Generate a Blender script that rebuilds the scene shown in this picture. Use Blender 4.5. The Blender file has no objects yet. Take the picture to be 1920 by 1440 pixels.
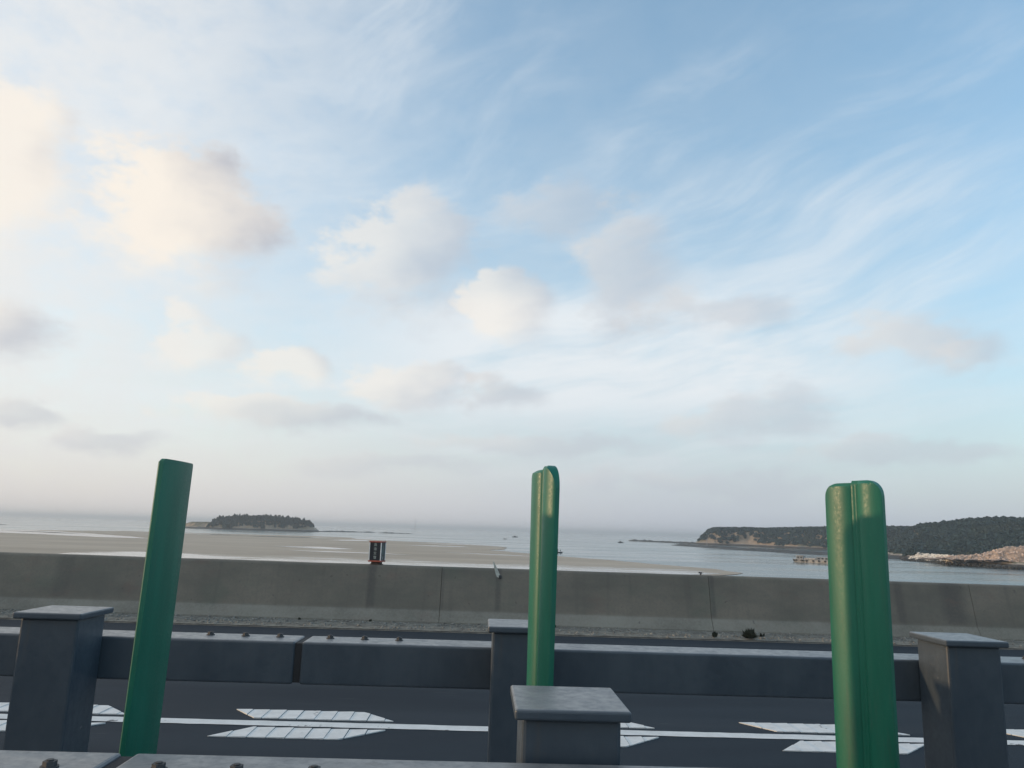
import bpy, bmesh, math, random
import numpy as np
from mathutils import Vector, Matrix, noise as mnoise

random.seed(7)
rng = np.random.default_rng(11)
SC = bpy.context.scene
COL = SC.collection
R = math.radians
YAW = R(1.93)            # the camera looks this far to the right of the road's perpendicular
SLOPE = 0.0038           # the bridge falls this much per metre to the right
SEA = -8.4

# ------------------------------------------------------------------ camera
cd = bpy.data.cameras.new("camera")
cam = bpy.data.objects.new("camera", cd)
COL.objects.link(cam)
p, r = R(10.7), R(1.75)
rz = Matrix.Rotation(-YAW, 3, 'Z')
F = rz @ Vector((0, math.cos(p), math.sin(p)))
R0 = rz @ Vector((1, 0, 0))
U0 = rz @ Vector((0, -math.sin(p), math.cos(p)))
RR = R0 * math.cos(r) + U0 * math.sin(r)
UU = U0 * math.cos(r) - R0 * math.sin(r)
m = Matrix((RR, UU, -F)).transposed().to_4x4()
m.translation = Vector((0, 0, 1.6))
cam.matrix_world = m
cd.sensor_width = 36.0
cd.lens = 36.0 * 1450 / 1920
cd.clip_start = 0.05
cd.clip_end = 120000
SC.camera = cam

# ------------------------------------------------------------------ exposure
SC.view_settings.view_transform = 'Standard'
SC.view_settings.look = 'None'
SC.view_settings.gamma = 1
SC.view_settings.exposure = 0.0
SC.view_settings.use_curve_mapping = False

# ------------------------------------------------------------------ sun
SUN_AZ, SUN_EL = R(-85.0), R(6.5)      # azimuth from +Y towards +X
sl = bpy.data.lights.new("sun", 'SUN')
sl.energy = 2.0
sl.angle = R(1.2)
sl.color = (1.0, 0.66, 0.36)
sun = bpy.data.objects.new("sun", sl)
COL.objects.link(sun)
sd = Vector((math.sin(SUN_AZ) * math.cos(SUN_EL), math.cos(SUN_AZ) * math.cos(SUN_EL), math.sin(SUN_EL)))
sun.rotation_euler = sd.to_track_quat('Z', 'Y').to_euler()
sun.location = (-20, 0, 10)

# ------------------------------------------------------------------ node helper
class NT:
    def __init__(self, tree):
        self.t = tree
    def n(self, typ, **kw):
        nd = self.t.nodes.new(typ)
        for k, v in kw.items():
            setattr(nd, k, v)
        return nd
    def put(self, sock, v):
        if isinstance(v, bpy.types.NodeSocket):
            self.t.links.new(v, sock)
        elif v is not None:
            if sock.type == 'RGBA' and len(v) == 3:
                v = (*v, 1)
            sock.default_value = v
    def m(self, op, a, b=None, c=None, clamp=False):
        nd = self.n('ShaderNodeMath', operation=op, use_clamp=clamp)
        self.put(nd.inputs[0], a)
        if b is not None: self.put(nd.inputs[1], b)
        if c is not None: self.put(nd.inputs[2], c)
        return nd.outputs[0]
    def ss(self, v, lo, hi, a=0.0, b=1.0, lin=False):
        nd = self.n('ShaderNodeMapRange', interpolation_type='LINEAR' if lin else 'SMOOTHSTEP')
        nd.clamp = True
        self.put(nd.inputs['Value'], v)
        self.put(nd.inputs['From Min'], lo); self.put(nd.inputs['From Max'], hi)
        self.put(nd.inputs['To Min'], a); self.put(nd.inputs['To Max'], b)
        return nd.outputs[0]
    def mix(self, f, a, b, blend='MIX'):
        nd = self.n('ShaderNodeMix', data_type='RGBA', blend_type=blend)
        self.put(nd.inputs[0], f); self.put(nd.inputs[6], a); self.put(nd.inputs[7], b)
        return nd.outputs[2]
    def xyz(self, x, y, z):
        nd = self.n('ShaderNodeCombineXYZ')
        self.put(nd.inputs[0], x); self.put(nd.inputs[1], y); self.put(nd.inputs[2], z)
        return nd.outputs[0]
    def sep(self, v):
        nd = self.n('ShaderNodeSeparateXYZ'); self.put(nd.inputs[0], v)
        return nd.outputs
    def noise(self, vec, scale, detail=4, rough=0.5, dist=0.0, typ=None, col=False):
        nd = self.n('ShaderNodeTexNoise')
        if typ: nd.noise_type = typ
        self.put(nd.inputs['Vector'], vec)
        nd.inputs['Scale'].default_value = scale
        nd.inputs['Detail'].default_value = detail
        nd.inputs['Roughness'].default_value = rough
        nd.inputs['Distortion'].default_value = dist
        return nd.outputs['Color' if col else 'Fac']
    def mapping(self, vec, scale=(1, 1, 1), loc=(0, 0, 0), rot=(0, 0, 0)):
        nd = self.n('ShaderNodeMapping')
        self.put(nd.inputs['Vector'], vec)
        nd.inputs['Scale'].default_value = scale
        nd.inputs['Location'].default_value = loc
        nd.inputs['Rotation'].default_value = rot
        return nd.outputs[0]
    def ramp(self, f, stops):
        nd = self.n('ShaderNodeValToRGB')
        e = nd.color_ramp.elements
        while len(e) < len(stops): e.new(0.5)
        for el, (pos, c) in zip(e, stops):
            el.position = pos; el.color = (*c, 1) if len(c) == 3 else c
        self.put(nd.inputs[0], f)
        return nd.outputs[0]

# ------------------------------------------------------------------ sky (world)
W = bpy.data.worlds.new("World")
SC.world = W
W.use_nodes = True
wt = W.node_tree
wt.nodes.clear()
q = NT(wt)
geo = q.n('ShaderNodeTexCoord').outputs['Generated']
dx, dy, dz = q.sep(geo)
AZ = q.m('MULTIPLY', q.m('ARCTAN2', dx, dy), 57.2958)
EL = q.m('MULTIPLY', q.m('ARCSINE', dz), 57.2958)
ELC = q.m('MAXIMUM', EL, 0.0)
sky = q.n('ShaderNodeTexSky', sky_type='NISHITA')
sky.sun_disc = False
sky.sun_elevation = SUN_EL
sky.sun_rotation = SUN_AZ
sky.altitude = 10
sky.air_density = 1.0
sky.dust_density = 0.6
sky.ozone_density = 2.5
STR = 0.15
def C(c):                                   # a cloud radiance, in the sky texture's units
    return tuple(v / STR for v in c)
gain = q.mix(1.0, sky.outputs[0], (2.80, 3.05, 2.82), 'MULTIPLY')
base = gain
# a soft warp shared by all the clouds
p3 = q.xyz(q.m('MULTIPLY', AZ, 0.1), q.m('MULTIPLY', EL, 0.16), 0.0)
wcol = q.noise(p3, 1.3, 5, 0.5, col=True)
wr, wg, wb = q.sep(wcol)
wsoft = q.noise(p3, 0.75, 1.0, 0.4, col=True)
sr, sg, sb = q.sep(wsoft)
wfine = q.noise(p3, 2.6, 7, 0.6)
waz = q.m('ADD', AZ, q.m('MULTIPLY', q.m('SUBTRACT', wr, 0.5), 9.0))
wel = q.m('ADD', EL, q.m('MULTIPLY', q.m('SUBTRACT', wg, 0.5), 5.0))
saz = q.m('ADD', AZ, q.m('MULTIPLY', q.m('SUBTRACT', sr, 0.5), 7.0))
sel = q.m('ADD', EL, q.m('MULTIPLY', q.m('SUBTRACT', sg, 0.5), 4.0))
col = base
# thin high veil, whiter low down and towards the sun side
leftness = q.ss(AZ, 16.0, -34.0)
low = q.m('POWER', 2.718, q.m('MULTIPLY', ELC, -0.040))
veil = q.m('MULTIPLY', q.m('MULTIPLY', low, 0.92), q.ss(AZ, 6.0, 40.0, 1.0, 0.62))
veil = q.m('MAXIMUM', veil, q.m('MULTIPLY', leftness, 0.90))
veil = q.m('MULTIPLY', veil, q.ss(wfine, 0.18, 0.62, 0.72, 1.0))
veilc = q.mix(leftness, (C((0.62, 0.70, 0.77))), C((0.86, 0.86, 0.85)))
col = q.mix(veil, col, veilc)
milk = q.m('MULTIPLY', q.m('POWER', 2.718, q.m('MULTIPLY', ELC, -0.085)), 0.90)
col = q.mix(milk, col, q.mix(leftness, C((0.62, 0.66, 0.72)), C((0.83, 0.805, 0.78))))
# cirrus streaks fanning up to the right
def streak(ang, sa, se, seed, lo, hi, amask, emask, op, c=(0.84, 0.88, 0.91), detail=6):
    global col
    ca, sn = math.cos(R(ang)), math.sin(R(ang))
    a2 = q.m('ADD', q.m('MULTIPLY', saz, ca), q.m('MULTIPLY', sel, sn))
    e2 = q.m('SUBTRACT', q.m('MULTIPLY', sel, ca), q.m('MULTIPLY', saz, sn))
    v = q.xyz(q.m('MULTIPLY', a2, sa), q.m('MULTIPLY', e2, se), seed)
    f = q.ss(q.noise(v, 1.0, detail, 0.58), lo, hi)
    for (c0, rad, var) in ((amask[0], amask[1], AZ), (emask[0], emask[1], EL)):
        f = q.m('MULTIPLY', f, q.ss(q.m('ABSOLUTE', q.m('SUBTRACT', var, c0)), rad, rad * 0.35))
    col = q.mix(q.m('MULTIPLY', f, op), col, C(c))
streak(20, 0.055, 0.24, 3.1, 0.38, 0.76, (24, 20), (18.5, 9), 0.50)
streak(12, 0.06, 0.26, 8.4, 0.29, 0.60, (9, 26), (13, 6.8), 0.88)
streak(38, 0.07, 0.20, 1.7, 0.42, 0.78, (-12, 22), (31, 12), 0.50)
streak(16, 0.08, 0.32, 5.9, 0.42, 0.80, (0, 60), (22, 18), 0.30)
streak(14, 0.05, 0.26, 12.3, 0.44, 0.74, (180, 120), (35, 40), 0.55)
streak(22, 0.10, 0.75, 21.0, 0.46, 0.78, (22, 22), (19, 10), 0.22)
streak(4, 0.06, 0.55, 27.0, 0.40, 0.74, (0, 50), (8, 6), 0.40)
# cumulus: (az, el, half width, half height, opacity, warmth, softness)
CREAM, GREY, LILAC = (0.97, 0.895, 0.80), (0.50, 0.525, 0.59), (0.60, 0.62, 0.67)
CL = [(-22.6, 20.0, 7.6, 5.0, .97, .80), (-34.4, 20.5, 5.0, 6.2, .85, 1.3), (-6.6, 19.4, 6.6, 5.2, .56, .62),
      (1.4, 15.9, 3.8, 2.6, .58, .85), (10.6, 18.8, 4.8, 5.6, .58, .30), (4.8, 23.4, 5.4, 2.1, .42, .22),
      (-32.6, 11.3, 4.6, 2.3, .65, .55), (-20.8, 12.1, 3.6, 2.0, .52, 1.0), (-14.4, 11.0, 3.6, 1.8, .60, 1.05),
      (-6.2, 10.0, 5.2, 2.2, .56, .66), (0.9, 9.8, 3.8, 1.4, .62, .25), (-15.0, 7.3, 7.6, 1.7, .55, .60),
      (29.0, 13.2, 5.4, 2.0, .66, .50), (33.0, 12.4, 3.2, 1.2, .55, .2), (19.8, 8.1, 7.2, 2.2, .50, .25), (17.0, 16.0, 6.2, 2.0, .52, .15),
      (-25.7, 5.3, 4.4, 1.1, .50, .3), (-31.2, 6.3, 3.6, .9, .55, .25), (3.6, 6.0, 9.0, 1.3, .45, .2),
      (29.2, 5.5, 8.0, 1.2, .45, .15), (16, 3.6, 12.0, 1.0, .40, .1), (-8, 4.2, 9.0, .8, .35, .3),
      # the same weather beyond the frame
      (-52, 18, 8, 5, .8, .9), (-70, 12, 10, 3.5, .7, 1.2), (52, 14, 8, 3.5, .7, .3), (75, 20, 9, 4.5, .7, .3),
      (-110, 20, 10, 5, .7, 1.0), (110, 16, 10, 4, .7, .3), (150, 12, 12, 4, .7, .4), (-150, 14, 12, 4, .7, .7), (178, 24, 9, 5, .6, .5)]
for (a0, e0, ra, re, op, warm) in CL:
    du = q.m('MULTIPLY', q.m('SUBTRACT', waz, a0), 1 / ra)
    dv = q.m('MULTIPLY', q.m('SUBTRACT', wel, e0), 1 / re)
    rr = q.m('SQRT', q.m('ADD', q.m('MULTIPLY', du, du), q.m('MULTIPLY', dv, dv)))
    v = q.m('ADD', q.m('SUBTRACT', 1.0, rr), q.m('MULTIPLY', q.m('SUBTRACT', wfine, 0.5), 1.5))
    # crisp heaped tops, soft trailing undersides
    hi = q.ss(dv, -0.8, 0.35, 1.0, 0.36) if warm > .55 else q.ss(dv, -0.8, 0.35, 0.95, 0.55)
    mask = q.m('MULTIPLY', q.ss(v, -0.10, hi), op)
    lit = q.m('ADD', q.m('MULTIPLY', du, -0.62), q.m('MULTIPLY', dv, -0.16 if warm > .7 else 0.30))
    lit = q.m('ADD', lit, q.m('MULTIPLY', q.m('SUBTRACT', wb, 0.5), 1.1))
    lit = q.ss(q.m('ADD', lit, warm - 0.5), -0.45, 0.55)
    cc = q.mix(lit, C(GREY if warm > .5 else (0.55, 0.585, 0.64)), C(CREAM if warm > .5 else (0.80, 0.77, 0.74)))
    col = q.mix(mask, col, cc)
# the dusty band along the horizon
hz = q.m('POWER', 2.718, q.m('MULTIPLY', ELC, -0.30))
hzc = q.mix(q.ss(AZ, 34.0, -34.0), C((0.44, 0.50, 0.59)), C((0.70, 0.66, 0.64)))
col = q.mix(q.m('MULTIPLY', hz, 0.92), col, hzc)
bg = q.n('ShaderNodeBackground')
q.put(bg.inputs[0], col)
bg.inputs[1].default_value = STR
out = q.n('ShaderNodeOutputWorld')
wt.links.new(bg.outputs[0], out.inputs[0])

# ------------------------------------------------------------------ materials
def mat(name):
    mt = bpy.data.materials.new(name)
    mt.use_nodes = True
    mt.node_tree.nodes.clear()
    n = NT(mt.node_tree)
    b = n.n('ShaderNodeBsdfPrincipled')
    o = n.n('ShaderNodeOutputMaterial')
    mt.node_tree.links.new(b.outputs[0], o.inputs[0])
    return mt, n, b
def bump(n, b, h, strength, dist):
    nd = n.n('ShaderNodeBump')
    nd.inputs['Strength'].default_value = strength
    nd.inputs['Distance'].default_value = dist
    n.put(nd.inputs['Height'], h)
    n.put(b.inputs['Normal'], nd.outputs[0])
M = {}
def simple(key, c, rough=0.6, metal=0.0, var=0.25, scale=6.0, bmp=0.0, spec=None):
    mt, n, b = mat(key)
    co = n.n('ShaderNodeTexCoord').outputs['Object']
    f = n.noise(co, scale, 6, 0.6)
    lo = tuple(v * (1 - var) for v in c); hi = tuple(min(1, v * (1 + var)) for v in c)
    n.put(b.inputs['Base Color'], n.mix(n.ss(f, .3, .7), lo, hi))
    b.inputs['Roughness'].default_value = rough
    b.inputs['Metallic'].default_value = metal
    if spec is not None: b.inputs['Specular IOR Level'].default_value = spec
    if bmp: bump(n, b, n.noise(co, scale * 6, 4, .6), .5, bmp)
    M[key] = mt
    return mt

# weathered parapet concrete
mt, n, b = mat('weathered_concrete'); M['concrete'] = mt
co = n.n('ShaderNodeTexCoord').outputs['Object']
x, y, z = n.sep(co)
big = n.noise(n.mapping(co, (.55, .55, 1.2)), 1.3, 6, .62)
fine = n.noise(co, 26, 6, .65)
c0 = n.mix(n.ss(big, .3, .72), (.155, .148, .126), (.228, .206, .170))
c0 = n.mix(n.ss(fine, .42, .75, 0, .40), c0, (.13, .13, .125))
run = n.noise(n.mapping(co, (3.4, .1, .16)), 1.5, 5, .62)             # rain runs down the face
c0 = n.mix(n.ss(run, .50, .80, 0, .40), c0, (.11, .108, .10))
for gx, gw, ga in ((-1.83, .11, .62), (0.34, .06, .55), (8.3, .30, .65), (4.04, .06, .6), (-.62, .04, .4), (7.35, .13, .55), (-7.0, .2, .4)):
    s = n.m('ABSOLUTE', n.m('SUBTRACT', n.m('ADD', x, n.m('MULTIPLY', n.m('SUBTRACT', run, .5), .12)), gx))
    s = n.m('MULTIPLY', n.ss(s, gw, gw * .25), n.ss(fine, .2, .6, ga * .6, ga))
    c0 = n.mix(n.m('MULTIPLY', s, n.ss(z, .20, .30)), c0, (.105, .10, .095))
rust = n.m('MULTIPLY', n.ss(n.noise(n.mapping(co, (1.1, 1, 2.2), (3, 0, 0)), 1.6, 5, .6), .55, .75), .35)
c0 = n.mix(rust, c0, (.20, .135, .115))
moss = n.m('MULTIPLY', n.ss(n.noise(n.mapping(co, (.8, 1, 1.4), (9, 2, 0)), 1.2, 5, .6), .52, .72), .35)
c0 = n.mix(moss, c0, (.125, .155, .125))
kick_light = n.m('MULTIPLY', n.ss(n.m('ADD', z, n.m('MULTIPLY', n.m('SUBTRACT', run, .5), .05)), .27, .19), n.ss(n.m('ADD', n.m('MULTIPLY', fine, .5), n.m('MULTIPLY', big, .6)), .35, .75, .12, .85))     # slanted kick painted mottled and lighter, for the extra sky light it catches
c0 = n.mix(kick_light, c0, (.285, .28, .245))
spots = n.ss(n.noise(co, 9, 3, .5), .70, .74, 0, .5)
c0 = n.mix(spots, c0, (.09, .085, .08))
n.put(b.inputs['Base Color'], c0)
b.inputs['Roughness'].default_value = .93
b.inputs['Specular IOR Level'].default_value = .2
bump(n, b, n.m('ADD', fine, n.noise(co, 90, 3, .6)), .5, .006)

# asphalt
mt, n, b = mat('asphalt'); M['asphalt'] = mt
co = n.n('ShaderNodeTexCoord').outputs['Object']
f1 = n.noise(n.mapping(co, (.25, 1.1, 1)), 1.0, 5, .6)
f2 = n.noise(co, 110, 3, .7)
c0 = n.mix(n.ss(f1, .3, .7), (.018, .027, .037), (.028, .040, .052))
c0 = n.mix(n.ss(f2, .52, .75, 0, .6), c0, (.055, .058, .062))
c0 = n.mix(n.ss(n.noise(n.mapping(co, (.05, .9, 1)), 1.0, 3, .5), .48, .66, 0, .35), c0, (.050, .058, .066))
scr = n.noise(n.mapping(co, (1.2, 9, 1), rot=(0, 0, .5)), 1.4, 4, .55)
c0 = n.mix(n.ss(scr, .66, .74, 0, .30), c0, (.15, .15, .15))
n.put(b.inputs['Base Color'], c0)
b.inputs['Roughness'].default_value = .88
b.inputs['Specular IOR Level'].default_value = .22
bump(n, b, f2, .6, .004)

# road paint
mt, n, b = mat('road_paint'); M['paint'] = mt
co = n.n('ShaderNodeTexCoord').outputs['Object']
f1 = n.noise(co, 7, 6, .65)
f2 = n.noise(co, 60, 4, .6)
c0 = n.mix(n.ss(f1, .3, .7), (.66, .66, .635), (.78, .78, .755))
c0 = n.mix(n.ss(f2, .60, .74, 0, .5), c0, (.36, .37, .36))
c0 = n.mix(n.ss(n.noise(co, 3.4, 6, .72), .62, .655, 0, .85), c0, (.07, .07, .075))
n.put(b.inputs['Base Color'], c0)
b.inputs['Roughness'].default_value = .8
bump(n, b, f2, .5, .003)

# grey painted steel of the median rail, dust lying on what faces up
mt, n, b = mat('painted_steel'); M['steel'] = mt
co = n.n('ShaderNodeTexCoord').outputs['Object']
nz = n.sep(n.n('ShaderNodeNewGeometry').outputs['True Normal'])[2]
f1 = n.noise(n.mapping(co, (1, 1, .35)), 5, 6, .62)
f2 = n.noise(co, 34, 5, .65)
c0 = n.mix(n.ss(f1, .3, .72), (.045, .061, .079), (.068, .086, .104))
dust = n.m('MULTIPLY', n.ss(nz, .5, .95), n.ss(n.noise(co, 11, 6, .68), .28, .66, .45, .98))
c0 = n.mix(dust, c0, (.22, .225, .225))
c0 = n.mix(n.m('MULTIPLY', n.ss(f2, .60, .72), .35), c0, (.07, .07, .075))
rs = n.m('MULTIPLY', n.ss(n.noise(n.mapping(co, (7, 7, .6), (2, 5, 1)), 1.3, 6, .66), .60, .76), .45)
c0 = n.mix(rs, c0, (.085, .075, .062))
c0 = n.mix(n.ss(n.noise(co, 19, 4, .6), .72, .76, 0, .7), c0, (.20, .20, .195))
n.put(b.inputs['Base Color'], c0)
n.put(b.inputs['Roughness'], n.ss(f2, .3, .7, .30, .48))
bump(n, b, f2, .25, .002)
simple('dark_steel', (.045, .048, .052), .6, 0, .35, 30)
simple('gap_black', (.02, .02, .022), .8)

# glossy green plastic of the boards
mt, n, b = mat('green_plastic'); M['green'] = mt
co = n.n('ShaderNodeTexCoord').outputs['Object']
f1 = n.noise(n.mapping(co, (5, 5, .8)), 2.2, 6, .6)
f2 = n.noise(co, 130, 3, .6)
c0 = n.mix(n.ss(f1, .3, .7), (.004, .120, .074), (.010, .160, .100))
c0 = n.mix(n.ss(f2, .60, .76, 0, .35), c0, (.05, .22, .14))
gr = n.m('MULTIPLY', n.ss(n.noise(n.mapping(co, (9, 9, 1.1), (4, 2, 0)), 2.0, 6, .68), .52, .78), n.ss(n.sep(co)[2], 1.75, .55, .15, .60))
c0 = n.mix(gr, c0, (.055, .105, .080))
n.put(b.inputs['Base Color'], c0)
n.put(b.inputs['Roughness'], n.ss(f2, .3, .7, .36, .48))
b.inputs['Specular IOR Level'].default_value = .46
bump(n, b, f2, .22, .0015)

# sea
def water(key, rough, s, tint, wav=1.0):
    mt, n, b = mat(key); M[key] = mt
    co = n.n('ShaderNodeTexCoord').outputs['Object']
    w1 = n.noise(n.mapping(co, (.35, 1.0, 1)), .22 * wav, 5, .6)
    w2 = n.noise(n.mapping(co, (.5, 1.0, 1)), 1.1 * wav, 4, .6)
    cur = n.noise(n.mapping(co, (.006, .028, 1)), 1.0, 6, .6, .6)
    n.put(b.inputs['Base Color'], n.mix(n.ss(cur, .3, .7), tint, tuple(v * 1.35 for v in tint)))
    n.put(b.inputs['Roughness'], n.ss(cur, .38, .64, rough, rough * 2.3))
    b.inputs['IOR'].default_value = 1.33
    nd = n.n('ShaderNodeBump')
    n.put(nd.inputs['Strength'], n.ss(cur, .36, .66, s * .35, s))
    nd.inputs['Distance'].default_value = 1.0
    n.put(nd.inputs['Height'], n.m('ADD', w1, n.m('MULTIPLY', w2, .35)))
    n.put(b.inputs['Normal'], nd.outputs[0])
water('sea_water', .10, .30, (.05, .092, .102))
water('pool_water', .04, .03, (.16, .16, .14), 2.0)

# sand and wet sand
def sandmat(key, wet):
    mt, n, b = mat(key); M[key] = mt
    co = n.n('ShaderNodeTexCoord').outputs['Object']
    f1 = n.noise(n.mapping(co, (.010, .030, 1)), 1.0, 6, .6)
    f2 = n.noise(n.mapping(co, (.06, .30, 1)), 1.0, 5, .65)
    c0 = n.mix(n.ss(f1, .28, .72), (.41, .345, .27), (.53, .45, .355))
    c0 = n.mix(n.ss(f2, .40, .72, 0, .45), c0, (.38, .305, .235))
    w = n.noise(n.mapping(co, (.045, .55, 1)), 1.0, 7, .66, .4)
    if wet:
        yy = n.sep(co)[1]
        k = n.ss(n.m('SUBTRACT', w, n.ss(yy, 214, 268, -.05, .24, True)), .42, .54)
    else:
        k = n.m('MULTIPLY', n.ss(w, .58, .70), .60)
    n.put(b.inputs['Base Color'], n.mix(n.m('MULTIPLY', k, .6), c0, (.20, .185, .16)))
    n.put(b.inputs['Roughness'], n.ss(k, 0, 1, .9, .09))
    n.put(b.inputs['Specular IOR Level'], n.ss(k, 0, 1, .1, .5))
    nd = n.n('ShaderNodeBump')
    n.put(nd.inputs['Strength'], n.ss(k, 0, 1, .35, .02))
    nd.inputs['Distance'].default_value = .12
    n.put(nd.inputs['Height'], n.noise(n.mapping(co, (.5, 1.6, 1)), 1.0, 5, .6))
    n.put(b.inputs['Normal'], nd.outputs[0])
sandmat('sand', False)
sandmat('wet_sand', True)

# land: soil and rock by steepness, a dark band left by the tide
mt, n, b = mat('shore_land'); M['land'] = mt
ge = n.n('ShaderNodeNewGeometry')
nz = n.sep(ge.outputs['Normal'])[2]
pos = ge.outputs['Position']
pz = n.sep(pos)[2]
f1 = n.noise(pos, .05, 6, .6)
f2 = n.noise(pos, .35, 6, .65)
rock = n.mix(n.ss(f1, .4, .6), (.31, .235, .165), (.42, .33, .24))
rock = n.mix(n.ss(f2, .35, .7, 0, .7), rock, (.22, .175, .13))
scrub = n.mix(n.ss(f2, .35, .65), (.055, .065, .035), (.15, .13, .075))
grass = n.mix(n.ss(f2, .3, .7), (.20, .165, .095), (.10, .105, .06))
flat = n.ss(n.m('ADD', nz, n.m('MULTIPLY', n.m('SUBTRACT', f2, .5), .14)), .78, .92)
c0 = n.mix(flat, rock, n.mix(n.ss(pz, -5.5, -1.0), grass, scrub))
stone = n.mix(n.ss(f2, .35, .7), (.40, .36, .31), (.26, .23, .20))
c0 = n.mix(n.ss(n.m('ADD', pz, n.m('MULTIPLY', f2, 1.4)), -4.8, -5.6), c0, stone)
tide = n.ss(n.m('ADD', pz, n.m('MULTIPLY', f2, .9)), -5.7, -6.2)
c0 = n.mix(tide, c0, (.050, .048, .042))
n.put(b.inputs['Base Color'], c0)
b.inputs['Roughness'].default_value = .95
bump(n, b, f2, .8, .6)
simple('reef_rock', (.050, .052, .048), .8, 0, .4, .5)
simple('boulder_pink', (.50, .39, .32), .95, 0, .55, .9)
simple('mound_soil', (.32, .245, .195), .95, 0, .4, .4)
simple('block_pale', (.70, .655, .585), .95, 0, .25, .3)
# foliage, its colour blued to carry part of the distance haze
mt, n, b = mat('pine_foliage'); M['foliage'] = mt
pos = n.n('ShaderNodeNewGeometry').outputs['Position']
f1 = n.noise(pos, .16, 5, .6)
f2 = n.noise(pos, .018, 3, .6)
c0 = n.mix(n.ss(f1, .3, .7), (.034, .064, .068), (.056, .092, .092))
c0 = n.mix(n.ss(f2, .5, .75, 0, .4), c0, (.085, .085, .045))
n.put(b.inputs['Base Color'], c0)
b.inputs['Roughness'].default_value = .9
b.inputs['Specular IOR Level'].default_value = .1
simple('trunk_bark', (.09, .065, .045), .95)
# dirt at the foot of the wall
mt, n, b = mat('road_grit'); M['grit'] = mt
co = n.n('ShaderNodeTexCoord').outputs['Object']
f1 = n.noise(n.mapping(co, (1, .7, 1)), 6, 7, .72)
c0 = n.mix(n.ss(f1, .32, .68), (.118, .112, .098), (.25, .245, .21))
n.put(b.inputs['Base Color'], c0)
b.inputs['Roughness'].default_value = .97
bump(n, b, n.noise(co, 40, 4, .7), .8, .01)
simple('grit_stone', (.21, .205, .185), .95, 0, .4, 15)
simple('weed_leaf', (.030, .036, .024), .9, 0, .4, 20)
simple('sign_red', (.34, .080, .050), .5, 0, .15, 20)
simple('sign_black', (.012, .016, .024), .28, 0, .3, 12)
simple('sign_white', (.72, .74, .74), .5, 0, .1, 20)
simple('sign_letter', (.36, .42, .40), .6, 0, .15, 40)
simple('emblem_grey', (.085, .115, .110), .5, 0, .2, 20)
simple('bracket_brown', (.055, .042, .040), .8, 0, .3, 30)
simple('reflector_grey', (.42, .44, .40), .6, 0, .2, 30)
simple('boat_dark', (.030, .034, .040), .6, 0, .3, 2)
simple('barge_hull', (.40, .37, .33), .85, 0, .35, .8)
simple('barge_cabin', (.30, .31, .31), .8, 0, .3, 1.2)
simple('tyre_rubber', (.018, .018, .018), .85)
simple('cloth_dark', (.020, .022, .030), .9, 0, .3, 4)
simple('window_dark', (.02, .025, .03), .2)
simple('mast_paint', (.45, .42, .42), .7)
simple('kerb_concrete', (.22, .22, .21), .9, 0, .2, 4)

# ------------------------------------------------------------------ mesh helpers
def link(name, me, mtl=None, parent=None, loc=(0, 0, 0), smooth=False):
    if mtl is not None and not me.materials:
        me.materials.append(M[mtl] if isinstance(mtl, str) else mtl)
    if smooth:
        me.polygons.foreach_set('use_smooth', [True] * len(me.polygons))
    o = bpy.data.objects.new(name, me)
    o.location = loc
    COL.objects.link(o)
    if parent: o.parent = parent
    return o
def pyd(name, v, f):
    me = bpy.data.meshes.new(name)
    me.from_pydata([tuple(map(float, a)) for a in v], [], f)
    me.update()
    return me
def bmesh_to(name, bm):
    bmesh.ops.recalc_face_normals(bm, faces=bm.faces)
    me = bpy.data.meshes.new(name)
    bm.to_mesh(me); bm.free()
    return me
def box_bm(bm, x0, x1, y0, y1, z0, z1, bev=0.0, seg=2):
    r_ = bmesh.ops.create_cube(bm, size=1.0)
    vs = r_['verts']
    for v in vs:
        v.co = Vector((x0 + (v.co.x + .5) * (x1 - x0), y0 + (v.co.y + .5) * (y1 - y0), z0 + (v.co.z + .5) * (z1 - z0)))
    if bev:
        es = set(e for v in vs for e in v.link_edges)
        bmesh.ops.bevel(bm, geom=list(es), offset=bev, segments=seg, affect='EDGES', profile=.5)
def box(name, d, mtl, parent=None, bev=0.0, seg=2, loc=(0, 0, 0)):
    bm = bmesh.new(); box_bm(bm, *d, bev=bev, seg=seg)
    return link(name, bmesh_to(name, bm), mtl, parent, loc)
def tube_bm(bm, a, b_, r0, r1=None, seg=8):
    a, b_ = Vector(a), Vector(b_)
    d = b_ - a
    r1 = r0 if r1 is None else r1
    rot = d.to_track_quat('Z', 'Y').to_matrix().to_4x4()
    bmesh.ops.create_cone(bm, cap_ends=True, segments=seg, radius1=r0, radius2=r1, depth=d.length,
                          matrix=Matrix.Translation((a + b_) / 2) @ rot)
def empty(name, loc, label, cat, group=None, rz=0.0):
    o = bpy.data.objects.new(name, None)
    o.empty_display_size = .2
    o.location = loc; o.rotation_euler = (0, 0, rz)
    COL.objects.link(o)
    o['label'] = label; o['category'] = cat
    if group: o['group'] = group
    return o
def tag(o, label, cat, group=None):
    o['label'] = label; o['category'] = cat
    if group: o['group'] = group
    return o
def struct(o): o['kind'] = 'structure'; return o
def stuff(o): o['kind'] = 'stuff'; return o
BRIDGE = []                      # everything standing on the sloping bridge deck
def onbridge(o): BRIDGE.append(o); return o
def vpos(X, D, z=0.0):           # metres to the right of / away from the camera -> world
    return (X * math.cos(YAW) + D * math.sin(YAW), -X * math.sin(YAW) + D * math.cos(YAW), z)
def far(o, X=0.0, D=0.0, z=0.0):
    o.location = vpos(X, D, z); o.rotation_euler = (0, 0, -YAW); return o
def ss(v, a, b_):
    t = np.clip((np.asarray(v, float) - a) / (b_ - a), 0, 1)
    return t * t * (3 - 2 * t)
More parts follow.
